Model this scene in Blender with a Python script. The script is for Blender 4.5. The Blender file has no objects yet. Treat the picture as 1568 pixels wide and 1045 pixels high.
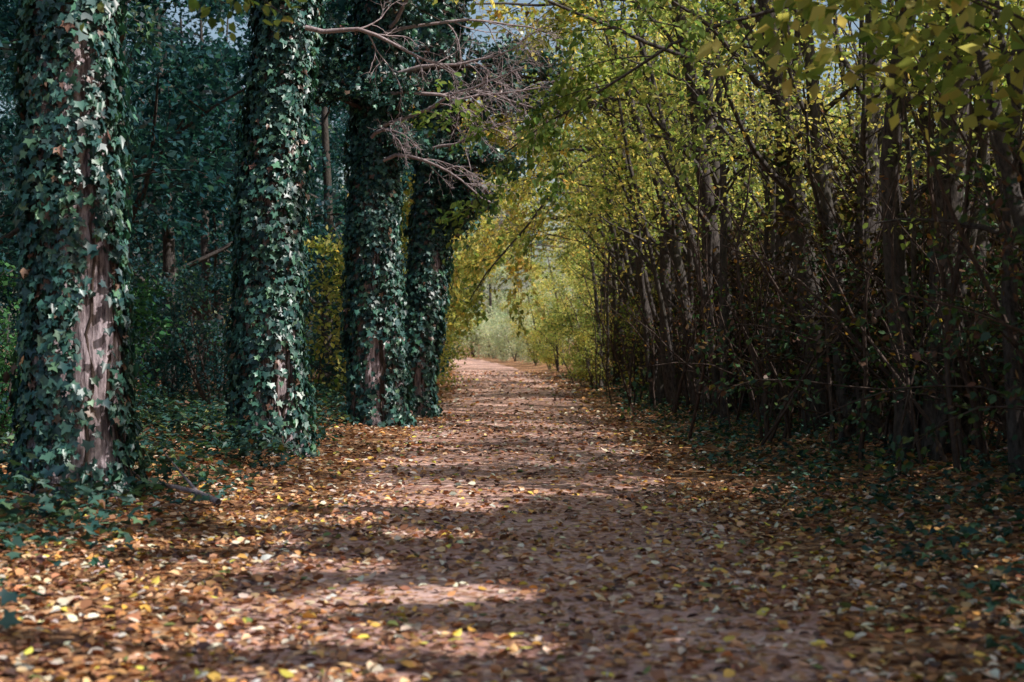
import bpy, math, random
import numpy as np
from mathutils import noise as mn, Vector
rng=np.random.default_rng(7); random.seed(7)
sc=bpy.context.scene
R=math.radians
# ------------------------------------------------------------ sun direction
EL=R(45); AZ=R(110)          # azimuth from +Y towards +X
SUN=np.array([math.sin(AZ)*math.cos(EL),math.cos(AZ)*math.cos(EL),math.sin(EL)])
# ------------------------------------------------------------ helpers
def sm(t):
    t=np.clip(t,0,1); return t*t*(3-2*t)
def cx(y):
    y=np.asarray(y,float); return -5.5*(np.clip(y-36,0,None)/90)**1.7
def hgt(x,y):
    x=np.asarray(x,float); y=np.asarray(y,float); u=x-cx(y)
    h=0.42*sm((u-2.5)/3)+0.16*sm((-u-2.3)/2.5)+0.9*sm((u-6)/8)
    h=h+0.03*np.sin(x*1.3+np.sin(y*.6)*1.5)*np.sin(y*.9+1)+0.015*np.sin(x*3.1+y*1.7)*np.sin(y*2.3-x)
    return h
def nz(p,s=1.0):
    return np.array([mn.noise(Vector(q)*s) for q in p])
def vn(p,f,seed=0):
    p=np.asarray(p)*f
    a=np.sin(p[:,0]*1.7+seed+1.3*np.sin(p[:,1]*1.1+seed*2))*np.cos(p[:,1]*1.9-seed+np.sin(p[:,2]*1.5))
    b=np.sin(p[:,2]*2.1+p[:,0]*.9+seed*3)*np.cos(p[:,1]*1.3+p[:,2]*.7)
    return (a+b)*.6
def unit(v):
    return v/np.maximum(np.linalg.norm(v,axis=-1,keepdims=True),1e-9)
def mkmesh(name,V,F,mat,parent=None,col=None,smooth=False):
    me=bpy.data.meshes.new(name)
    k=F.shape[1]; nf=len(F)
    me.vertices.add(len(V)); me.vertices.foreach_set('co',np.ascontiguousarray(V,dtype=np.float32).ravel())
    me.loops.add(nf*k); me.loops.foreach_set('vertex_index',np.ascontiguousarray(F,dtype=np.int32).ravel())
    me.polygons.add(nf); me.polygons.foreach_set('loop_start',np.arange(0,nf*k,k,dtype=np.int32))
    try: me.polygons.foreach_set('loop_total',np.full(nf,k,dtype=np.int32))
    except Exception: pass
    if smooth: me.polygons.foreach_set('use_smooth',np.ones(nf,dtype=bool))
    if col is not None:
        a=me.attributes.new('col','FLOAT_COLOR','POINT')
        c=np.ones((len(V),4),dtype=np.float32); c[:,:3]=col
        a.data.foreach_set('color',c.ravel())
    me.update(calc_edges=True); me.validate()
    me.materials.append(mat)
    ob=bpy.data.objects.new(name,me); sc.collection.objects.link(ob)
    if parent: ob.parent=parent
    return ob
def empty(name,loc=(0,0,0)):
    e=bpy.data.objects.new(name,None); e.empty_display_size=.3; sc.collection.objects.link(e); return e
# ------------------------------------------------------------ materials
def newmat(name):
    m=bpy.data.materials.new(name); m.use_nodes=True; nt=m.node_tree
    for n in list(nt.nodes): nt.nodes.remove(n)
    return m,nt,nt.nodes.new('ShaderNodeOutputMaterial')
def leafmat(name,trans=.4,rough=.5,spec=.4,tint=(1.3,1.25,.6)):
    m,nt,out=newmat(name); N=nt.nodes.new; L=nt.links.new
    at=N('ShaderNodeAttribute'); at.attribute_name='col'
    if spec>0:
        p=N('ShaderNodeBsdfPrincipled'); p.inputs['Roughness'].default_value=rough
        p.inputs['Specular IOR Level'].default_value=spec
        L(at.outputs['Color'],p.inputs['Base Color'])
    else:
        p=N('ShaderNodeBsdfDiffuse'); L(at.outputs['Color'],p.inputs['Color'])
    if trans>0:
        mx=N('ShaderNodeMixShader'); mx.inputs[0].default_value=trans
        t=N('ShaderNodeBsdfTranslucent')
        mu=N('ShaderNodeVectorMath'); mu.operation='MULTIPLY'; mu.inputs[1].default_value=tint
        L(at.outputs['Color'],mu.inputs[0]); L(mu.outputs[0],t.inputs['Color'])
        L(p.outputs[0],mx.inputs[1]); L(t.outputs[0],mx.inputs[2]); L(mx.outputs[0],out.inputs[0])
    else: L(p.outputs[0],out.inputs[0])
    return m
def barkmat(name,c1,c2,c3,scale=6,zs=.25,bump=.6,lo=.35,hi=.65):
    m,nt,out=newmat(name); N=nt.nodes.new; L=nt.links.new
    g=N('ShaderNodeNewGeometry'); mp=N('ShaderNodeMapping'); mp.inputs['Scale'].default_value=(scale,scale,scale*zs)
    L(g.outputs['Position'],mp.inputs[0])
    n1=N('ShaderNodeTexNoise'); n1.inputs['Scale'].default_value=2.5; n1.inputs['Detail'].default_value=6; n1.inputs['Roughness'].default_value=.65
    L(mp.outputs[0],n1.inputs['Vector'])
    n2=N('ShaderNodeTexNoise'); n2.inputs['Scale'].default_value=1.3; n2.inputs['Detail'].default_value=3
    L(g.outputs['Position'],n2.inputs['Vector'])
    r=N('ShaderNodeValToRGB'); r.color_ramp.elements[0].position=lo; r.color_ramp.elements[0].color=(*c1,1)
    r.color_ramp.elements[1].position=hi; r.color_ramp.elements[1].color=(*c2,1); L(n1.outputs[0],r.inputs[0])
    mx=N('ShaderNodeMixRGB'); mx.inputs[2].default_value=(*c3,1)
    r2=N('ShaderNodeValToRGB'); r2.color_ramp.elements[0].position=.5; r2.color_ramp.elements[1].position=.7; r2.color_ramp.elements[1].color=(.6,.6,.6,1); L(n2.outputs[0],r2.inputs[0])
    L(r2.outputs[0],mx.inputs[0]); L(r.outputs[0],mx.inputs[1])
    p=N('ShaderNodeBsdfPrincipled'); p.inputs['Roughness'].default_value=.85; p.inputs['Specular IOR Level'].default_value=.2
    b=N('ShaderNodeBump'); b.inputs['Strength'].default_value=bump; b.inputs['Distance'].default_value=.04
    L(n1.outputs[0],b.inputs['Height']); L(b.outputs[0],p.inputs['Normal']); L(mx.outputs[0],p.inputs['Base Color']); L(p.outputs[0],out.inputs[0])
    return m
def soilmat(name,cols,leafy,vs):
    m,nt,out=newmat(name); N=nt.nodes.new; L=nt.links.new
    g=N('ShaderNodeNewGeometry')
    n1=N('ShaderNodeTexNoise'); n1.inputs['Scale'].default_value=.8; n1.inputs['Detail'].default_value=5; L(g.outputs['Position'],n1.inputs['Vector'])
    n2=N('ShaderNodeTexNoise'); n2.inputs['Scale'].default_value=18; n2.inputs['Detail'].default_value=6; n2.inputs['Roughness'].default_value=.7; L(g.outputs['Position'],n2.inputs['Vector'])
    dv=N('ShaderNodeVectorMath'); dv.operation='MULTIPLY_ADD'; dv.inputs[1].default_value=(.05,.05,.05); L(n2.outputs['Color'],dv.inputs[0]); L(g.outputs['Position'],dv.inputs[2])
    v=N('ShaderNodeTexVoronoi'); v.inputs['Scale'].default_value=vs; L(dv.outputs[0],v.inputs['Vector'])
    r1=N('ShaderNodeValToRGB'); r1.color_ramp.elements[0].position=.35; r1.color_ramp.elements[0].color=(*cols[0],1); r1.color_ramp.elements[1].position=.65; r1.color_ramp.elements[1].color=(*cols[1],1)
    L(n1.outputs[0],r1.inputs[0])
    sep=N('ShaderNodeSeparateColor'); L(v.outputs['Color'],sep.inputs[0])
    r2=N('ShaderNodeValToRGB'); e=r2.color_ramp.elements; e[0].position=0; e[0].color=(*cols[2],1); e[1].position=1; e[1].color=(*cols[4],1)
    x=e.new(.55); x.color=(*cols[3],1); L(sep.outputs[0],r2.inputs[0])
    mx=N('ShaderNodeMixRGB'); 
    r3=N('ShaderNodeValToRGB'); r3.color_ramp.elements[0].position=.62-leafy*.3; r3.color_ramp.elements[1].position=.68-leafy*.3+.05
    L(sep.outputs[1],r3.inputs[0])
    L(r3.outputs[0],mx.inputs[0]); L(r1.outputs[0],mx.inputs[1]); L(r2.outputs[0],mx.inputs[2])
    mm=N('ShaderNodeMixRGB'); mm.blend_type='MULTIPLY'; mm.inputs[0].default_value=.7
    r4=N('ShaderNodeValToRGB'); r4.color_ramp.elements[0].position=.3; r4.color_ramp.elements[0].color=(.45,.43,.43,1); r4.color_ramp.elements[1].position=.65; r4.color_ramp.elements[1].color=(1.2,1.2,1.2,1)
    L(n2.outputs[0],r4.inputs[0]); L(mx.outputs[0],mm.inputs[1]); L(r4.outputs[0],mm.inputs[2])
    p=N('ShaderNodeBsdfPrincipled'); p.inputs['Roughness'].default_value=.9; p.inputs['Specular IOR Level'].default_value=.2
    b=N('ShaderNodeBump'); b.inputs['Strength'].default_value=.6; b.inputs['Distance'].default_value=.03
    L(n2.outputs[0],b.inputs['Height']); L(b.outputs[0],p.inputs['Normal']); L(mm.outputs[0],p.inputs['Base Color']); L(p.outputs[0],out.inputs[0])
    return m
M_ground=soilmat('forest_soil',[(.15,.075,.05),(.3,.16,.09),(.13,.065,.045),(.5,.23,.09),(.65,.40,.23)],1.0,19)
M_path=soilmat('path_dirt',[(.54,.31,.265),(.78,.53,.47),(.24,.12,.09),(.58,.30,.18),(.86,.63,.49)],.55,27)
M_bark=barkmat('ivy_tree_bark',(.09,.065,.075),(.68,.56,.60),(.36,.28,.28),9,.16,1.0,.4,.62)
M_stem=barkmat('hornbeam_bark',(.028,.024,.024),(.125,.105,.097),(.065,.06,.045),10,.4,.5)
M_dark=barkmat('dark_twig_bark',(.04,.027,.024),(.12,.085,.07),(.06,.045,.035),8,.5,.4)
M_dead=barkmat('dead_twig_bark',(.22,.17,.18),(.5,.41,.42),(.35,.27,.27),8,.5,.4)
M_ivy=leafmat('ivy_leaf',.12,.38,.6,(1.1,1.3,.6))
M_can=leafmat('canopy_leaf',.55,.5,0,(1.65,1.55,.95))
M_far=leafmat('painted_sun_leaf',.5,.5,0,(1.25,1.25,1.05))  # leaf material for the pale palette that carries painted sunlight
M_dk=leafmat('woodland_leaf',.4,.5,0,(1.2,1.4,.8))
M_lit=leafmat('fallen_leaf',0,.45,.5)
M_und=leafmat('undergrowth_leaf',.25,.45,.35,(1.1,1.4,.6))
# ------------------------------------------------------------ templates
def T_leaf():
    V=np.array([[0,0,0],[.30,.3,.06],[.26,.68,.05],[0,1,-.08],[-.26,.68,.05],[-.30,.3,.06]]); F=np.array([[0,1,2,3],[0,3,4,5]]); return V,F
def T_dia():
    V=np.array([[0,0,0],[.34,.45,.08],[0,1,-.05],[-.34,.45,.08]]); F=np.array([[0,1,2],[0,2,3]]); return V,F
def T_ivy():
    r=[[0,.08,0],[.42,-.08,.0],[.36,.22,.06],[.52,.46,.0],[.2,.56,.06],[0,1,-.10]]
    l=[[-a,b,c] for a,b,c in r[1:5]]
    V=np.array(r+l); F=np.array([[0,1,2,3,4,5],[0,5,9,8,7,6]]); return V,F
def leaves(name,pos,dr,nrm,size,col,tmpl,mat,parent=None,wj=.2):
    TV,TF=tmpl; n=len(pos)
    d=unit(dr); nn=unit(nrm-(nrm*d).sum(1,keepdims=True)*d); s=np.cross(d,nn)
    w=1+rng.normal(0,wj,n); cz=1+rng.normal(0,1.2,n)
    sz=size[:,None,None]
    V=pos[:,None,:]+sz*(TV[None,:,0:1]*w[:,None,None]*s[:,None,:]+TV[None,:,1:2]*d[:,None,:]+TV[None,:,2:3]*cz[:,None,None]*nn[:,None,:])
    F=(TF[None]+ (np.arange(n)*len(TV))[:,None,None]).reshape(-1,TF.shape[1])
    C=np.repeat(col,len(TV),axis=0)
    return mkmesh(name,V.reshape(-1,3),F,mat,parent,C)
# ------------------------------------------------------------ canopy gaps (where the sun gets through)
gaps=[]
G=[(-2.64,7.7,.22),(-2.9,7.8,.20),(-2.35,7.75,.18),(-2.45,8.4,.16),(-2.15,8.4,.16),(-2.75,8.4,.14),(-1.52,7.3,.18),(-1.2,7.35,.15),(-1.85,7.3,.17),(-.95,7.4,.12),(-1.2,8.1,.13),(-1.5,8.05,.13),(-1.75,9.5,.18),(-1.4,9.5,.15),(-1.1,9.45,.12),
(-1.9,11.7,.22),(-1.5,11.8,.18),(-2.6,13.2,.2),(-2.2,13.7,.18),(-1.4,13.2,.2),(-1.0,13.2,.16),(-1.27,15,.22),(-.85,15,.22),(-.4,13.9,.22),(-.05,13.9,.18),(-.5,8.5,.13),(-.8,8.5,.13),(-.17,8.5,.12),
(-.1,7.1,.12),(-.4,7.1,.11),(-.75,17.4,.22),(-1.1,17.3,.22),(-.85,22,.3),(-1.25,22,.3),(-1.7,17.9,.25),(-1.3,29.7,.45),(-.7,29.7,.4),(.6,36,.6),(1.3,36,.5),(-1,40,.6),(-.3,46,.7),(-1.5,50,.8),
(-1.95,6.4,.16),(-2.2,6.4,.14),(-.75,6.3,.14),(-1.0,6.3,.12),(-2.9,10.5,.18),(-3.3,9.3,.18),(-1.9,10.5,.14),(-2.2,10.5,.12),(-.2,26,.3),(-.9,26,.3),(-3.4,11.6,.18),(-1.6,24.5,.28),(-2.2,9.1,.12),(-2.3,12.3,.16),(-1.7,16.2,.18),(-1.4,20,.25),(-.9,19.8,.2),(-3.0,14.3,.2),(-1.6,5.7,.14),(-.6,11.0,.12),(.3,33,.5)]
for x,y,r in G: gaps.append((x,y,float(hgt(x,y)),(r*1.1+.05) if y<11 else r*1.15+.08))
for x,y,z,r in [(-3.95,12.5,1.03,.32),(-3.75,12.55,1.1,.28),(-3.5,12.7,4.26,.4),(-3.55,12.6,3.8,.33),(-3.7,12.5,2.0,.22),(-4.3,12.6,.8,.25),(-4.4,12.6,3.2,.2),
          (-3.43,18.4,1.77,.35),(-3.0,18.4,.6,.33),(-2.75,18.5,4.9,.45),(-3.1,18.4,3.3,.25),(-3.4,18.4,4.2,.22),(-3.0,18.4,2.6,.2),
          (-2.18,24.4,1.1,.4),(-2.1,24.4,3.0,.4),(-2.5,24.4,2.4,.35),(-1.5,27.4,2.3,.4),(-1.5,27.4,4.6,.55),(-2.2,24.4,5,.65),
          (-1,24,6,.8),(-1,24,5,.6),(4.3,14.9,4.6,.5),(-6,20,1.5,.7),(-7,24,2.5,.8),(-6,16,1.2,.6),(-8,30,3,1.2),(-6,28,1.5,.7),(-9,28,6,1.5)]: gaps.append((x,y,z,r+.04))
GA=np.array(gaps)
def carve(p,soft=1.0,pad=.06):
    keep=np.ones(len(p),bool)
    for x,y,z,r in GA:
        v=p-np.array([x,y,z]); t=v@SUN
        dist=np.linalg.norm(v-t[:,None]*SUN,axis=1)
        keep&=~((t>1.2)&(dist<r*soft+pad))
    return keep
def ingap(q):
    v=q[None]-GA[:,:3]; t=v@SUN
    dist=np.linalg.norm(v-t[:,None]*SUN,axis=1)
    return bool(((t>1.5)&(dist<GA[:,3])).any())
class Wood:
    def __init__(s,gp=False): s.V=[];s.F=[];s.n=0;s.gp=gp
    def tube(s,pts,rad,k=5):
        pts=np.asarray(pts); n=len(pts)
        t=np.gradient(pts,axis=0); t=unit(t)
        ref=np.array([.31,.94,.12]) if abs(t[0,1])<.85 else np.array([.95,.1,.3])
        a=unit(np.cross(t,ref)); b=np.cross(t,a)
        th=np.arange(k)*2*math.pi/k
        ring=pts[:,None,:]+np.asarray(rad)[:,None,None]*(np.cos(th)[None,:,None]*a[:,None,:]+np.sin(th)[None,:,None]*b[:,None,:])
        s.V.append(ring.reshape(-1,3))
        i=np.arange(n-1)[:,None]*k; j=np.arange(k)[None]; j2=(j+1)%k
        F=np.stack([i+j,i+j2,i+k+j2,i+k+j],-1).reshape(-1,4)+s.n
        s.F.append(F); s.n+=n*k
    def obj(s,name,mat,parent=None):
        if not s.V: return None
        return mkmesh(name,np.concatenate(s.V),np.concatenate(s.F),mat,parent,None,True)
def perp(d):
    a=rng.normal(size=3); a-=a.dot(d)*d; return a/np.linalg.norm(a)
def grow(W,T,p,d,length,r,lvl,P):
    q=P[lvl]; n=q.get('seg',5); st=length/n; p=np.array(p,float); d=np.array(d,float); d/=np.linalg.norm(d)
    pts=[p.copy()]; ds=[d.copy()]
    for i in range(n):
        d=d+rng.normal(0,q['w'],3)+np.array(q.get('trop',(0,0,0)))/n; d/=np.linalg.norm(d)
        p=p+d*st; pts.append(p.copy()); ds.append(d.copy())
    if W.gp and lvl>0 and r<.04 and (ingap(pts[n//2]) or ingap(pts[n]) or ingap(pts[n//4])): return
    pts=np.array(pts); tp=q.get('tip',.3)
    rad=np.linspace(r,r*tp,n+1)
    W.tube(pts,rad,q.get('k',4))
    if lvl==len(P)-1:
        if q.get('leaf',True):
            for i in range(n): T.append((pts[i],pts[i+1]))
        return pts
    for c in range(q['n']):
        t=q['t0']+(1-q['t0'])*((c+rng.random())/q['n'])
        f=t*n; i=min(int(f),n-1); s=pts[i]+(pts[i+1]-pts[i])*(f-i)
        a=q['ang']*(1+rng.normal(0,.2)); dd=ds[i]*math.cos(a)+perp(ds[i])*math.sin(a)
        grow(W,T,s,dd,length*q['lr']*(1.15-.55*t)*rng.uniform(.7,1.2),max(r*(1-(1-tp)*t)*q.get('rr',.5),.004),lvl+1,P)
    return pts
def leafcloud(T,n,spread):
    A=np.array([a for a,b in T]); B=np.array([b for a,b in T])
    i=rng.integers(0,len(T),n); t=rng.random((n,1))
    p=A[i]+(B[i]-A[i])*t+rng.normal(0,spread,(n,3))*np.array([1,1,.6])
    d=unit(B[i]-A[i])+rng.normal(0,.6,(n,3)); d[:,2]-=.25
    return p,d
def palette(n,cols,wts,key=None,jit=.18):
    cols=np.array(cols); w=np.array(wts,float); w/=w.sum(); cs=np.cumsum(w)
    u=rng.random(n)
    if key is not None: u=np.clip(.5*u+.5*(key*.5+.5),0,.999)
    i=np.searchsorted(cs,u); i=np.clip(i,0,len(cols)-1)
    c=cols[i]*(1+rng.normal(0,jit,(n,1)))*(1+rng.normal(0,.06,(n,3)))
    return np.clip(c,.003,.9)
# ------------------------------------------------------------ ground + path
def axis(pts):
    out=[]
    for a,b,s in pts: out+=list(np.arange(a,b,s))
    out.append(pts[-1][1]); return np.array(out)
xs=axis([(-300,-40,20),(-40,-12,2),(-12,12,.25),(12,40,2),(40,300,20)])
ys=axis([(-100,-4,6),(-4,60,.4),(60,150,1.5),(150,500,25)])
X,Y=np.meshgrid(xs,ys); U=X-cx(Y)
edge=1.8+.25*np.sin(Y*.8)+.15*np.sin(Y*2.3+1)
Z=hgt(X,Y)-.035*sm((edge+.1-np.abs(U))/.5)
def gridF(nx,ny):
    i=np.arange(ny-1)[:,None]*nx; j=np.arange(nx-1)[None]
    return np.stack([i+j,i+j+1,i+nx+j+1,i+nx+j],-1).reshape(-1,4)
mkmesh('ground',np.stack([X,Y,Z],-1).reshape(-1,3),gridF(len(xs),len(ys)),M_ground,None,None,True)
us=np.linspace(-2.5,2.5,31); ys2=axis([(-30,-4,2),(-4,60,.25),(60,170,1)])
UU,Y2=np.meshgrid(us,ys2); X2=UU+cx(Y2)
Z2=hgt(X2,Y2)-.06*sm((np.abs(UU)-1.45)/.8)+.002
mkmesh('dirt_path',np.stack([X2,Y2,Z2],-1).reshape(-1,3),gridF(len(us),len(ys2)),M_path,None,None,True)
def litter(n,y0,y1,smin,smax,mode):
    y=rng.random(n)*(y1-y0)+y0
    hw=np.minimum(y*.40+2.5,9)
    x=(rng.random(n)*2-1)*hw
    u=x; P3=np.stack([x,y,0*x],1)
    cl=vn(P3,1.1,2)*.5+vn(P3,3.1,5)*.35
    dens=.46+.54*sm((np.abs(u-.1)-.7)/1.1)
    k=rng.random(n)<np.clip(dens*(1+cl),0.1,1)
    u=u[k];x=x[k]+cx(y[k]);y=y[k];n=len(x)
    z=hgt(x,y)+rng.uniform(.004,.03,n)
    a=rng.random(n)*6.283; d=np.stack([np.cos(a),np.sin(a),rng.normal(0,.22,n)],1)
    nr=np.stack([rng.normal(0,.33,n),rng.normal(0,.33,n),np.ones(n)],1)
    s=rng.uniform(smin,smax,n)
    cols=[(.11,.055,.045),(.25,.11,.06),(.43,.20,.10),(.60,.29,.12),(.74,.45,.24),(.85,.68,.54),(.82,.45,.10),(.85,.68,.12),(.18,.22,.07)]
    wt=[12,18,20,15,12,17,5,2.8,2]
    c=palette(n,cols,wt)
    return np.stack([x,y,z],1),d,nr,s,c
parts=[litter(48000,4.5,14,.045,.09,0),litter(34000,14,30,.055,.105,0),litter(14000,30,70,.08,.16,0)]
PP=[np.concatenate([p[i] for p in parts]) for i in range(5)]
leaves('fallen_leaves',PP[0],PP[1],PP[2],PP[3],PP[4],T_leaf(),M_lit)
# ------------------------------------------------------------ ivy covered trees
IVY=[(.022,.07,.07),(.04,.11,.10),(.055,.155,.12),(.085,.2,.135),(.13,.25,.15),(.18,.10,.07)]
def ivy_tree(base,lean,rad,H,bare,nleaf,ivysz,limbs=6):
    E=empty('ivy_covered_tree')
    bx,by=base; bz=float(hgt(bx,by))-.1
    k=64; zs=np.concatenate([np.linspace(0,8,130),np.linspace(8.2,H,20)])
    th=np.arange(k)*2*math.pi/k
    ph=rng.random()*9
    def axisx(z): return bx+lean[0]*z+.06*np.sin(z*.9+ph), by+lean[1]*z+.05*np.sin(z*.7+ph*2)
    def rr(z,t):
        r=rad*(1-.045*z)+rad*.5*np.exp(-z/.28)*(1+.35*np.cos(5*t+ph))*.8
        return np.maximum(r,.05)*(1+.05*np.sin(3*t+z*.5+ph)+.035*np.sin(11*t+2*np.sin(z*1.7))+.02*np.sin(19*t+3*np.sin(z*1.1+t*2)))
    TT,ZZ=np.meshgrid(th,zs); ax,ay=axisx(ZZ); RR=rr(ZZ,TT)
    pts=np.stack([ax+RR*np.cos(TT),ay+RR*np.sin(TT),bz+ZZ],-1).reshape(-1,3)
    nn=nz(pts*np.array([7,7,1.6]),1.0); nn2=nz(pts*np.array([18,18,4]),1.0)
    c=np.stack([ax.ravel(),ay.ravel(),pts[:,2]],1)
    pts=c+(pts-c)*(1+(.12*nn+.07*nn2)[:,None])
    i=np.arange(len(zs)-1)[:,None]*k; j=np.arange(k)[None]; j2=(j+1)%k
    F=np.stack([i+j,i+j2,i+k+j2,i+k+j],-1).reshape(-1,4)
    mkmesh('trunk',pts,F,M_bark,E,None,True)
    n=nleaf; t=rng.random(n)*6.283; z=rng.random(n)**.9*min(H,9.5)
    q=np.stack([np.cos(t)*1.1+bx,np.sin(t)*1.1+by,z*.9],1)
    cl=vn(q,1.6,ph)+.5*vn(q,4.1,ph+2)
    keep=cl+rng.normal(0,.2,n)>-.95
    for (t0,tw,z0,z1) in bare:
        dt=np.abs((t-t0+math.pi)%(2*math.pi)-math.pi)
        edge=.22*np.sin(z*5+ph)+.12*np.sin(z*13)
        inside=(dt<tw*(1+1.6*edge))&(z>z0)&(z<z1)
        keep&=~(inside&(rng.random(n)<.9))
    t=t[keep];z=z[keep];cl=cl[keep];n=len(t)
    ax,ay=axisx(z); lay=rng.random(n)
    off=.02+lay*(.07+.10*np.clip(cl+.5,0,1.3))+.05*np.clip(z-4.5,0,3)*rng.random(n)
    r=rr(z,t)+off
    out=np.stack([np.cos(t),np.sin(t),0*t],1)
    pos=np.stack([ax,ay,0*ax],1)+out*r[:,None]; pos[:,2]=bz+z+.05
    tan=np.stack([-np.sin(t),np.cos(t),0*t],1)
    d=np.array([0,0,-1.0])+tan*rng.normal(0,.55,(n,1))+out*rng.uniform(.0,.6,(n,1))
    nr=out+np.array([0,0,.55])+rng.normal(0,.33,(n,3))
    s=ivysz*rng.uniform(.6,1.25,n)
    col=palette(n,IVY,[22,28,26,12,5,3])*(.6+.55*lay[:,None])  # inner ivy leaves darkened, shade between layers put into their colour
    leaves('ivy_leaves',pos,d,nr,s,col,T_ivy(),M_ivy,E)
    W=Wood()
    for v in range(16):
        t0=rng.random()*6.283; zz=np.linspace(.05,rng.uniform(3,8),26); tt=t0+np.cumsum(rng.normal(0,.07,26))
        ax,ay=axisx(zz); r=rr(zz,tt)+.012
        W.tube(np.stack([ax+r*np.cos(tt),ay+r*np.sin(tt),bz+zz],1),np.linspace(.02,.008,26),5)
    W.obj('ivy_vines',M_dark,E)
    W=Wood(True);T=[]
    P=[dict(n=6,ang=.8,lr=.5,w=.10,trop=(0,0,.3),t0=.3,seg=7,k=6,rr=.5),dict(n=5,ang=.8,lr=.5,w=.14,t0=.25,seg=4,k=4,rr=.5),dict(w=.15,seg=3,k=3,trop=(0,0,-.2))]
    for L in range(limbs):
        z=rng.uniform(6.2,H-.5); a=rng.random()*6.283; ax,ay=axisx(z)
        grow(W,T,(ax,ay,bz+z),(math.cos(a),math.sin(a),rng.uniform(.2,.7)),rng.uniform(2.8,4.4),.09,0,P)
    W.obj('limbs',M_dark,E)
    p,d=leafcloud(T,5500,.2); kp=carve(p,1.1); p=p[kp];d=d[kp]
    n=len(p)
    leaves('crown_leaves',p,d,rng.normal(0,.6,(n,3))+[0,0,.8],rng.uniform(.09,.15,n),palette(n,[(.02,.07,.05),(.035,.10,.06),(.07,.14,.05),(.2,.2,.04)],[5,5,3,1],vn(p,.9)),T_dia(),M_dk,E)
    return E,axisx,bz
D=-math.pi/2
t1=ivy_tree((-4.1,13.0),(.035,0),.40,11,[(D+.78,.36,.35,2.35),(D+.6,.12,2.3,3.3),(D+.5,.14,3.3,4.2)],15500,.095)
t2=ivy_tree((-3.28,19.0),(.035,0),.40,12,[(D+.6,.2,.25,1.4),(D+.1,.2,3.05,3.4),(D+.2,.1,1.2,2.0)],15500,.10)
t3=ivy_tree((-2.42,25.0),(.012,0),.43,12,[(D+.2,.2,.3,2.0),(D+.1,.10,2.3,3.2)],14500,.105)
t4=ivy_tree((-1.93,28.2),(.075,0),.36,11,[(D+.2,.18,.5,1.2)],12500,.105)
W=Wood(True);T=[]
P=[dict(n=7,ang=.9,lr=.45,w=.12,trop=(0,0,-.2),t0=.15,seg=6,k=6,rr=.5),dict(n=4,ang=.8,lr=.5,w=.16,t0=.2,seg=4,k=4),dict(w=.2,seg=3,k=3,trop=(0,0,-.5))]
for (p,d,L) in [((-2.3,25,4.6),(.5,-.2,.5),1.6),((-2.3,25,5.3),(-.8,-.3,.5),1.6),((-2.25,25,6.0),(.8,-.2,.3),2.0),((-2.3,25,6.4),(-.8,.1,.4),1.8),((-1.6,28,4.6),(.6,-.2,.5),1.5),((-1.5,28,5.4),(.7,0,.5),2.0),((-1.5,28,6.2),(.8,.1,.4),2.4),((-1.6,28,5),(-.7,-.2,.5),1.6),((-2.3,25,7),(.3,-.6,.6),2.2),((-1.5,28,6.8),(.9,-.1,.2),2.3),((-1.6,28.1,4.),(.7,-.2,.6),1.1),((-1.6,28.1,3.4),(.5,-.2,.8),1.2)]:
    grow(W,T,p,d,L,.06,0,P)
W.obj('ivy_limbs',M_dark,t3[0])
p,d=leafcloud(T,10500,.15); kp=carve(p,.8); p=p[kp];d=d[kp];n=len(p)
leaves('ivy_limb_leaves',p,d,rng.normal(0,.5,(n,3))+[.3,-.4,.8],rng.uniform(.08,.13,n),palette(n,IVY,[22,28,22,10,5,4]),T_ivy(),M_ivy,t3[0])
W=Wood();T=[]
P=[dict(n=8,ang=.7,lr=.42,w=.16,trop=(.5,0,-.5),t0=.25,seg=9,k=6,rr=.5,tip=.25),dict(n=6,ang=.7,lr=.5,w=.2,trop=(.1,0,-.9),t0=.15,seg=7,k=4,rr=.6),dict(n=3,ang=.7,lr=.6,w=.2,trop=(0,0,-.8),t0=.2,seg=5,k=3,rr=.7),dict(w=.2,seg=4,k=3,leaf=False)]
for (p,d,L) in [((-2.2,24.4,6.0),(.9,-.4,.25),3.0),((-2.2,24.4,5.2),(.95,-.35,.3),2.9),((-2.2,24.5,6.8),(.9,-.3,.1),3.3),((-1.6,27.5,6.0),(.8,-.3,.4),3.0),((-2.4,24.4,5.0),(.3,-.8,.3),1.8),((-2.1,24.5,6.9),(.5,-.8,.1),2.6),((-1.6,27.5,5.2),(.9,-.5,.3),2.6),((-2.7,18.6,5.6),(.9,-.2,.0),2.2),((-2.2,24.4,4.6),(.9,-.5,.4),2.3),((-2.2,24.3,5.7),(.9,-.6,.1),3.2)]:
    grow(W,T,p,d,L,.035,0,P)
W.obj('dead_boughs',M_dead,t3[0])
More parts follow.
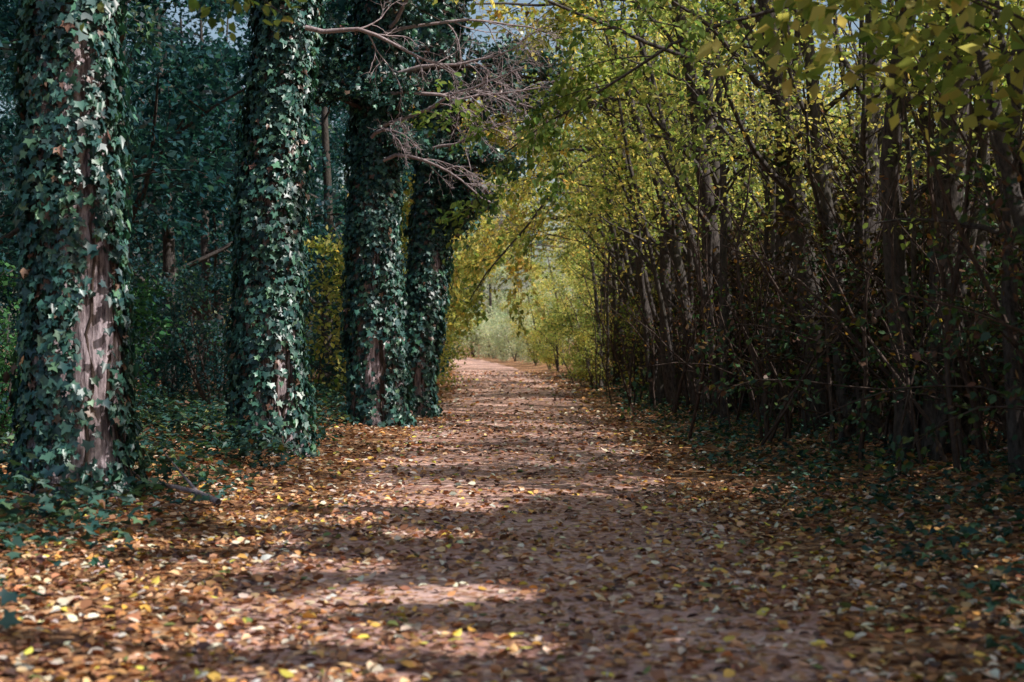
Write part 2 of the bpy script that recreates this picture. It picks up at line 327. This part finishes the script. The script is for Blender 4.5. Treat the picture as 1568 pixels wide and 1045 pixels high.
# ------------------------------------------------------------ right-hand coppiced hornbeams
CAN=[(.12,.20,.065),(.23,.31,.10),(.42,.45,.16),(.64,.58,.22),(.74,.55,.17),(.6,.31,.10),(.26,.14,.06)]
WT=(6,6.5,6.5,5.8,3,1.6,1.2)
def stool(x,y,stems,nleaf,shoots=10,over=1.0,lsz=(.055,.085),hmul=1.0,wts=WT,zmin=(2.0,4.4),wob=.06,lean=.2,pad=.04):
    E=empty('hornbeam_tree'); W=Wood(True);T=[];W2=Wood();T2=[]
    z=float(hgt(x,y))-.08
    for (dx,dy,r,L,lx,ly) in stems:
        P=[dict(n=9,ang=.75,lr=.32,w=wob,trop=(-.3*over+lean,0,.4),t0=.3,seg=15,k=8,rr=.42,tip=.35),
           dict(n=5,ang=.75,lr=.5,w=.15,trop=(-.1,0,.05),t0=.2,seg=6,k=4,rr=.45),
           dict(w=.15,seg=3,k=3,trop=(0,0,-.15))]
        grow(W,T,(x+dx,y+dy,z),(lx,ly,1),L*hmul,r,0,P)
    PS=[dict(n=6,ang=.7,lr=.35,w=.13,t0=.2,seg=7,k=4,rr=.5,tip=.2,trop=(-.05,0,0)),dict(w=.25,seg=3,k=3)]
    for s in range(shoots):
        grow(W2,T2,(x+rng.normal(0,.6),y+rng.normal(0,1.0),z+.05),(rng.normal(0,.25),rng.normal(0,.3),1),rng.uniform(1.6,4.4),rng.uniform(.012,.035),0,PS)
    W.obj('stems',M_stem,E); W2.obj('shoots',M_dark,E)
    p,d=leafcloud(T,nleaf,.16)
    kp=carve(p,1.0,pad)&(p[:,2]>rng.uniform(*zmin,len(p))); p=p[kp];d=d[kp];n=len(p)
    key=vn(p,.5,3)*.7+vn(p,1.6,1)*.4
    leaves('foliage',p,d,rng.normal(0,.5,(n,3))+[0,0,.9],rng.uniform(lsz[0],lsz[1],n),palette(n,CAN,wts,key),T_leaf() if 10<y<20 else T_dia(),M_can,E)
    p,d=leafcloud(T2,340,.08); n=len(p)
    leaves('low_leaves',p,d,rng.normal(0,.5,(n,3))+[0,0,.9],rng.uniform(.05,.08,n),palette(n,[(.05,.1,.04),(.12,.16,.04),(.3,.16,.05),(.15,.08,.05),(.4,.3,.06)],[4,3,2,4,1]),T_dia(),M_can,E)
def rs(n,r0=.04,r1=.11,L=(6,8.5)):
    return [(rng.normal(0,.35),rng.normal(0,.55),r0+(r1-r0)*rng.random()**1.6,rng.uniform(*L),rng.normal(.02,.11),rng.normal(0,.13)) for _ in range(n)]
stool(4.45,15,[(.05,0,.21,8.5,.0,.02),(-.25,.2,.14,8,-.04,0),(.35,.2,.11,7.5,.10,0)]+rs(4,.03,.08),5400,24,1,(.06,.09),wob=.045)
stool(4.35,17.2,[(0,0,.17,8.5,.02,0),(-.2,.3,.12,8,-.05,.05)]+rs(4,.03,.08),5000,22,1,(.06,.09),wob=.05)
stool(4.2,19.6,[(0,0,.19,9,-.0,0),(.3,0,.12,8,.08,0)]+rs(4,.03,.09),5000,22,1,(.06,.09),wob=.05)
stool(4.2,23,[(0,0,.22,9.5,.03,0),(.4,.2,.14,8.5,.05,0)]+rs(4,.04,.09),5200,22,1,(.06,.095),wob=.05)
stool(4.05,25.8,[(0,0,.19,9,-.05,0),(.3,.3,.14,9,.0,0)]+rs(4,.04,.09),5200,22,1,(.07,.1))
stool(4.8,12.3,rs(6,.03,.1),5000,22,1,(.06,.09))
for y in [-3,-.8,1.4,3.6,5.8,8,10]:  # trees out of view beside the camera, thickened to shade the foreground
    stool(5.3+rng.normal(0,.2),y,rs(5,.02,.04,(7,9)),12500,3,1,(.12,.18),1,WT,(2,4.4),.06,.4,.12)
for y in [28.6,31.4,34.4,37.5,41,45,49.5]:
    stool(3.9+rng.normal(0,.25)+float(cx(y)),y,rs(6,.05,.16,(7.5,10)),5600,12,1.1,(.09,.14))
# ------------------------------------------------------------ instanced woodland
def template(kind,H,nleaf,lsz,cols,wts,mat,spread=.25,low=.12,nst=1,n0=13):
    W=Wood();T=[]
    for s in range(nst):
        P=[dict(n=n0,ang=1.0,lr=.34,w=.06,trop=(0,0,.2),t0=low,seg=9,k=6,rr=.4,tip=.15),dict(n=5,ang=.8,lr=.5,w=.14,t0=.2,seg=4,k=4,rr=.5,trop=(0,0,.1)),dict(w=.15,seg=3,k=3,trop=(0,0,-.2))]
        a=rng.random()*6.28; ln=.0 if nst==1 else .35
        grow(W,T,(0,0,-.1),(math.cos(a)*ln,math.sin(a)*ln,1),H*rng.uniform(.9,1.05),H*.014,0,P)
    wo=W.obj(kind+'_wood',M_stem); p,d=leafcloud(T,nleaf,spread); n=len(p)
    lo=leaves(kind+'_foliage',p,d,rng.normal(0,.55,(n,3))+[0,0,.8],rng.uniform(*lsz,n),palette(n,cols,wts,vn(p,.7,H)),T_dia(),mat)
    ms=(wo.data,lo.data)
    bpy.data.objects.remove(wo); bpy.data.objects.remove(lo)
    return ms
DK=[(.015,.05,.06),(.03,.09,.10),(.06,.14,.15),(.13,.17,.19),(.15,.27,.15),(.4,.46,.3)]
GR=[(.03,.09,.05),(.07,.18,.08),(.12,.27,.11),(.2,.36,.14),(.34,.42,.16)]
FAR_GLOW=[(.3,.42,.24),(.50,.59,.38),(.70,.74,.54),(.8,.74,.46),(.86,.88,.76)]  # far foliage colours paled, sunlit glow painted into them
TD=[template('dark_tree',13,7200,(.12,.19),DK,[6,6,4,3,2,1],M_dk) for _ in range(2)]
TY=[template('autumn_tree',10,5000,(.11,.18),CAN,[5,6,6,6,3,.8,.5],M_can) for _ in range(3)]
TF=[template('painted_sun_tree',10,5000,(.13,.22),FAR_GLOW,[4,6,6,3,2],M_far) for _ in range(2)]
SD=[template('dark_shrub',3.2,2600,(.08,.13),DK,[4,5,5,2,3,1],M_dk,.14,.05,4,9) for _ in range(2)]
SG=[template('green_shrub',3.0,2600,(.08,.13),GR,[4,5,5,3,1],M_dk,.14,.05,4,9) for _ in range(2)]
SB=[template('brown_shrub',3.6,2800,(.08,.13),[(.03,.045,.025),(.07,.045,.03),(.09,.09,.035),(.2,.1,.04)],[5,6,3,1],M_dk,.14,.05,4,9) for _ in range(2)]
SY=[template('autumn_shrub',4.2,2800,(.10,.16),CAN,[5,6,6,4,1,.5,.5],M_can,.18,.05,4,9) for _ in range(2)]
SF=[template('painted_sun_shrub',4.2,3000,(.12,.2),FAR_GLOW,[4,6,5,2,1.5],M_far,.22,.03,5,9) for _ in range(2)]
def inst(E,tm,x,y,s=1.0):
    r=rng.random()*6.28; z=float(hgt(x,y))
    for i,me in enumerate(tm):
        o=bpy.data.objects.new(me.name,me); o.location=(x,y,z); o.rotation_euler=(0,0,r); o.scale=(s,s,s)
        o.parent=E; sc.collection.objects.link(o)
pick=lambda l:l[rng.integers(len(l))]
E1=empty('background_woodland')
for y in np.arange(13,70,4.4):
    for c in range(3):
        x=-8.8-c*4.6+rng.normal(0,.8); yy=y+rng.normal(0,1.0)
        inst(E1,pick(TD),x,yy,rng.uniform(.85,1.15))
E2=empty('undergrowth_shrubs')
for y in np.arange(15,62,2.5):
    for c in range(2):
        x=-5.8-c*2.6+rng.normal(0,.5)+float(cx(y)); inst(E2,pick(SG) if (c==0 and y<36 and rng.random()<.7) else pick(SD),x,y+rng.normal(0,.6),rng.uniform(.5,1.0) if c else rng.uniform(.45,.85))
for y in np.arange(31,64,3.0):
    inst(E2,pick(SD) if rng.random()<.6 else pick(SY),-3.6+rng.normal(0,.3)+float(cx(y)),y,rng.uniform(.8,1.35))
E3=empty('hedgerow_thicket')
for y in np.arange(10,62,1.9):
    for c in range(2):
        inst(E3,pick(SB),6.0+c*2.1+rng.normal(0,.3)+float(cx(y)),y+rng.normal(0,.5),rng.uniform(.9,1.25))
for y in np.arange(16,60,2.0): inst(E3,pick(SB),4.8+rng.normal(0,.2)+float(cx(y)),y,rng.uniform(.55,.85))
E4=empty('autumn_woodland')
for y in np.arange(17,70,5.5):
    inst(E4,pick(TY),11.5+rng.normal(0,1)+float(cx(y)),y+rng.normal(0,1.2),rng.uniform(.7,.9))
    inst(E4,pick(TF),18.5+rng.normal(0,1)+float(cx(y)),y+rng.normal(0,1.2),rng.uniform(.8,1.05))
for y in np.arange(38,130,5.5):
    if y<62: inst(E4,pick(TY),5.0+rng.normal(0,.4)+float(cx(y)),y,rng.uniform(.75,.95))
    elif y<88: inst(E4,pick(TY),4.6+rng.normal(0,.4)+float(cx(y)),y,rng.uniform(.6,.8))
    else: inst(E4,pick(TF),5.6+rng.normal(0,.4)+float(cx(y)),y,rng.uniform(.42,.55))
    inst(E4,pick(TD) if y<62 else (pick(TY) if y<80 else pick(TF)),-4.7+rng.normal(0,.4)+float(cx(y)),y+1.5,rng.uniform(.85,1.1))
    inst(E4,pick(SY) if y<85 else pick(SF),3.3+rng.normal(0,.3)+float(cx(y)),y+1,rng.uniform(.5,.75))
    inst(E4,pick(SY) if y<75 else pick(SF),-3.3+rng.normal(0,.3)+float(cx(y)),y+2,rng.uniform(.65,.95))
E5=empty('distant_woodland')
for y in np.arange(78,132,10):
    for x in (-22,-16,-10.5,14):
        inst(E5,pick(TY) if rng.random()<.6 else pick(TD),x+float(cx(y))+rng.normal(0,1.5),y+rng.normal(0,2),rng.uniform(.8,1.0) if x<0 else .6)
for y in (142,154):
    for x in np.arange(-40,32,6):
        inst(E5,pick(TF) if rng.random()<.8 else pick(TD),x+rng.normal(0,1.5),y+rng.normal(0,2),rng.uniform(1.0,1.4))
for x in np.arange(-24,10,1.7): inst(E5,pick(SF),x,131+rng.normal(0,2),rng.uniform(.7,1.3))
# ------------------------------------------------------------ low verge plants
def verge(n,y0,y1,u0,u1,sz,hmax,name_list):
    y=rng.random(n)*(y1-y0)+y0; u=u0+(u1-u0)*rng.random(n); x=u+cx(y)
    P3=np.stack([x,y,0*x],1); cl=vn(P3,1.4,4)*.6+vn(P3,3.7,8)*.4
    e=np.clip((np.abs(u)-min(abs(u0),abs(u1)))/1.0,0,1)
    k=rng.random(n)<np.clip(e*(.55+cl*1.1),0,1); x=x[k];y=y[k];e=e[k];cl=cl[k];n=len(x)
    z=hgt(x,y)+.02+rng.random(n)*hmax*(.3+.7*e)*np.clip(.6+cl,.2,1.3)
    a=rng.random(n)*6.283; d=np.stack([np.cos(a),np.sin(a),rng.normal(-.1,.3,n)],1)
    name_list.append((np.stack([x,y,z],1),d,np.stack([rng.normal(0,.4,n),rng.normal(0,.4,n),np.ones(n)],1),rng.uniform(sz*.6,sz*1.2,n)))
VL=[]
verge(29000,7,34,-2.5,-7,.095,.42,VL); verge(15000,5,34,2.1,5.4,.08,.24,VL); verge(2500,34,60,2.2,5,.13,.3,VL); verge(2500,34,60,-2.2,-5,.13,.3,VL)
Q=[np.concatenate([v[i] for v in VL]) for i in range(4)]
leaves('verge_plants',Q[0],Q[1],Q[2],Q[3],palette(len(Q[0]),[(.025,.075,.07),(.04,.11,.095),(.07,.16,.12),(.13,.22,.12),(.25,.27,.09),(.2,.11,.07)],[6,7,6,3,1,2]),T_ivy(),M_und)
W=Wood();T=[]
P=[dict(n=6,ang=.7,lr=.4,w=.12,trop=(-.3,0,-.9),t0=.2,seg=8,k=4,rr=.6,tip=.4),dict(w=.2,seg=4,k=3,trop=(0,0,-.4))]
for i in range(70):
    y=rng.uniform(9.5,18); x=4.9+rng.uniform(-.3,1.4)
    grow(W,T,(x,y,float(hgt(x,y))),(rng.normal(-.15,.4),rng.normal(-.1,.4),1),rng.uniform(1.5,3.4),.014,0,P)
E6=empty('bramble_bush'); W.obj('bramble_canes',M_dark,E6)
p,d=leafcloud(T,10000,.07); n=len(p); p[:,2]=np.maximum(p[:,2],hgt(p[:,0],p[:,1])+.02)
leaves('bramble_leaves',p,d,rng.normal(0,.5,(n,3))+[0,-.2,.9],rng.uniform(.05,.09,n),palette(n,[(.03,.07,.04),(.05,.11,.04),(.1,.15,.04),(.14,.07,.05),(.24,.14,.05)],[5,5,2,3,1]),T_leaf(),M_und,E6)
# ------------------------------------------------------------ overhanging branches
def bough(name,segs,n,sz,cols,wts,par=None,tm=None,pad=.04):
    W=Wood(True);T=[]
    P=[dict(n=11,ang=.7,lr=.35,w=.11,trop=(0,0,-.35),t0=.3,seg=9,k=6,rr=.5),dict(n=5,ang=.7,lr=.5,w=.14,t0=.2,seg=5,k=4,rr=.5),dict(w=.15,seg=3,k=3,trop=(0,0,-.3))]
    for p,d,L,r in segs: grow(W,T,p,d,L,r,0,P)
    E=par or empty(name); W.obj('bough_wood',M_stem,E)
    p,d=leafcloud(T,n,.09); kp=carve(p,1.0,pad); p=p[kp];d=d[kp];n=len(p)
    leaves('bough_leaves',p,d,rng.normal(0,.35,(n,3))+[0,0,1],rng.uniform(*sz,n),palette(n,cols,wts,vn(p,1.2,2)),tm or T_leaf(),M_can,E)
bough('overhanging_branch',[((4.6,12.5,4.7),(-1,-.1,.2),4.8,.03),((4.4,15,5.2),(-1,.05,.15),5.0,.03),((4.4,17,5.6),(-1,.0,.2),5.2,.03)],4600,(.06,.1),CAN,[10,8,4,2,0,0,0],None,None,0)
bough('overhanging_branch',[((-3.9,12.6,5.4),(.3,-1,-.1),4.5,.03),((-3.8,12.7,5.2),(.8,-.8,-.1),3.6,.03)],900,(.07,.1),CAN,[8,8,3,1,0,0,0],t1[0])
bough('overhanging_branch',[((4.0,24,6),(-1,.1,.25),5.5,.045),((4.0,29,6.4),(-1,.1,.3),6,.05),((3.9,33,6.4),(-1,.1,.2),6.5,.05),((3.9,37,6.4),(-1,.1,.15),6.5,.05),((3.9,41,6.4),(-1,.1,.1),7,.05),((3.7,48,6.4),(-1,.1,.1),7,.05),((3.5,55,6.6),(-1,.1,.0),7.5,.05)],13500,(.08,.13),CAN,[2,3,6,7,5.5,3,1],None,None,0)
bough('canopy_and_shade_boughs',[((4.5,y,7.0+.03*y),(-1,rng.normal(0,.2),.25),rng.uniform(4.5,6),.05) for y in np.arange(1,30,3.0)]+[((4.3+float(cx(y)),y,6.4),(-1,rng.normal(0,.2),.15),rng.uniform(6.5,8),.05) for y in np.arange(31,84,4.0)],23000,(.12,.19),CAN,[5,6,6,6,4,1.5,1],None,T_dia(),.1)  # near boughs added above view to block skylight; far ones close the canopy
bough('unseen_shade_boughs',[((5.2,y,6.6),(1 if i%2 else -.5,rng.normal(0,.5),.35),rng.uniform(3.5,5),.03) for i,y in enumerate(np.arange(-3.5,12,1.0))],22000,(.14,.21),CAN,[6,7,6,5,3,1,1],None,T_dia(),.13)  # boughs out of view, added to block sun around the foreground dapples
W=Wood()
def stick(pts,r):
    pts=np.array(pts,float); z=hgt(pts[:,0],pts[:,1])+pts[:,2]; W.tube(np.stack([pts[:,0],pts[:,1],z],1),np.linspace(r,r*.35,len(pts)),7)
stick([(-2.6,12.6,.06),(-2.85,12.9,.1),(-3.1,13.1,.12),(-3.4,13.2,.13),(-3.7,13.6,.2)],.03); stick([(-2.85,12.9,.1),(-3.1,13.4,.2),(-3.4,13.9,.35)],.018)
W.obj('fallen_branch',M_dead)
# ------------------------------------------------------------ camera / light
cam=bpy.data.cameras.new('camera'); co=bpy.data.objects.new('camera',cam); sc.collection.objects.link(co)
co.location=(0,0,1.5); co.rotation_euler=(R(90),0,0); cam.lens=50; cam.sensor_width=36; cam.clip_end=2000
cam.dof.use_dof=True; cam.dof.focus_distance=19; cam.dof.aperture_fstop=2.0
sc.camera=co
w=bpy.data.worlds.new('World'); sc.world=w; w.use_nodes=True; nt=w.node_tree
for n in list(nt.nodes): nt.nodes.remove(n)
o=nt.nodes.new('ShaderNodeOutputWorld'); bg=nt.nodes.new('ShaderNodeBackground'); sk=nt.nodes.new('ShaderNodeTexSky'); sk.sky_type='NISHITA'; sk.sun_disc=False
sk.sun_elevation=EL; sk.sun_rotation=AZ; sk.air_density=1.2; sk.dust_density=2.5; bg.inputs[1].default_value=.135
nt.links.new(sk.outputs[0],bg.inputs[0]); nt.links.new(bg.outputs[0],o.inputs[0])
sd=bpy.data.lights.new('sun','SUN'); sd.energy=5; sd.angle=R(.5); sd.color=(1,.95,.89)
so=bpy.data.objects.new('sun',sd); sc.collection.objects.link(so); so.rotation_euler=Vector(SUN).to_track_quat('Z','Y').to_euler()
sc.view_settings.view_transform='Standard'; sc.view_settings.look='None'; sc.view_settings.exposure=0
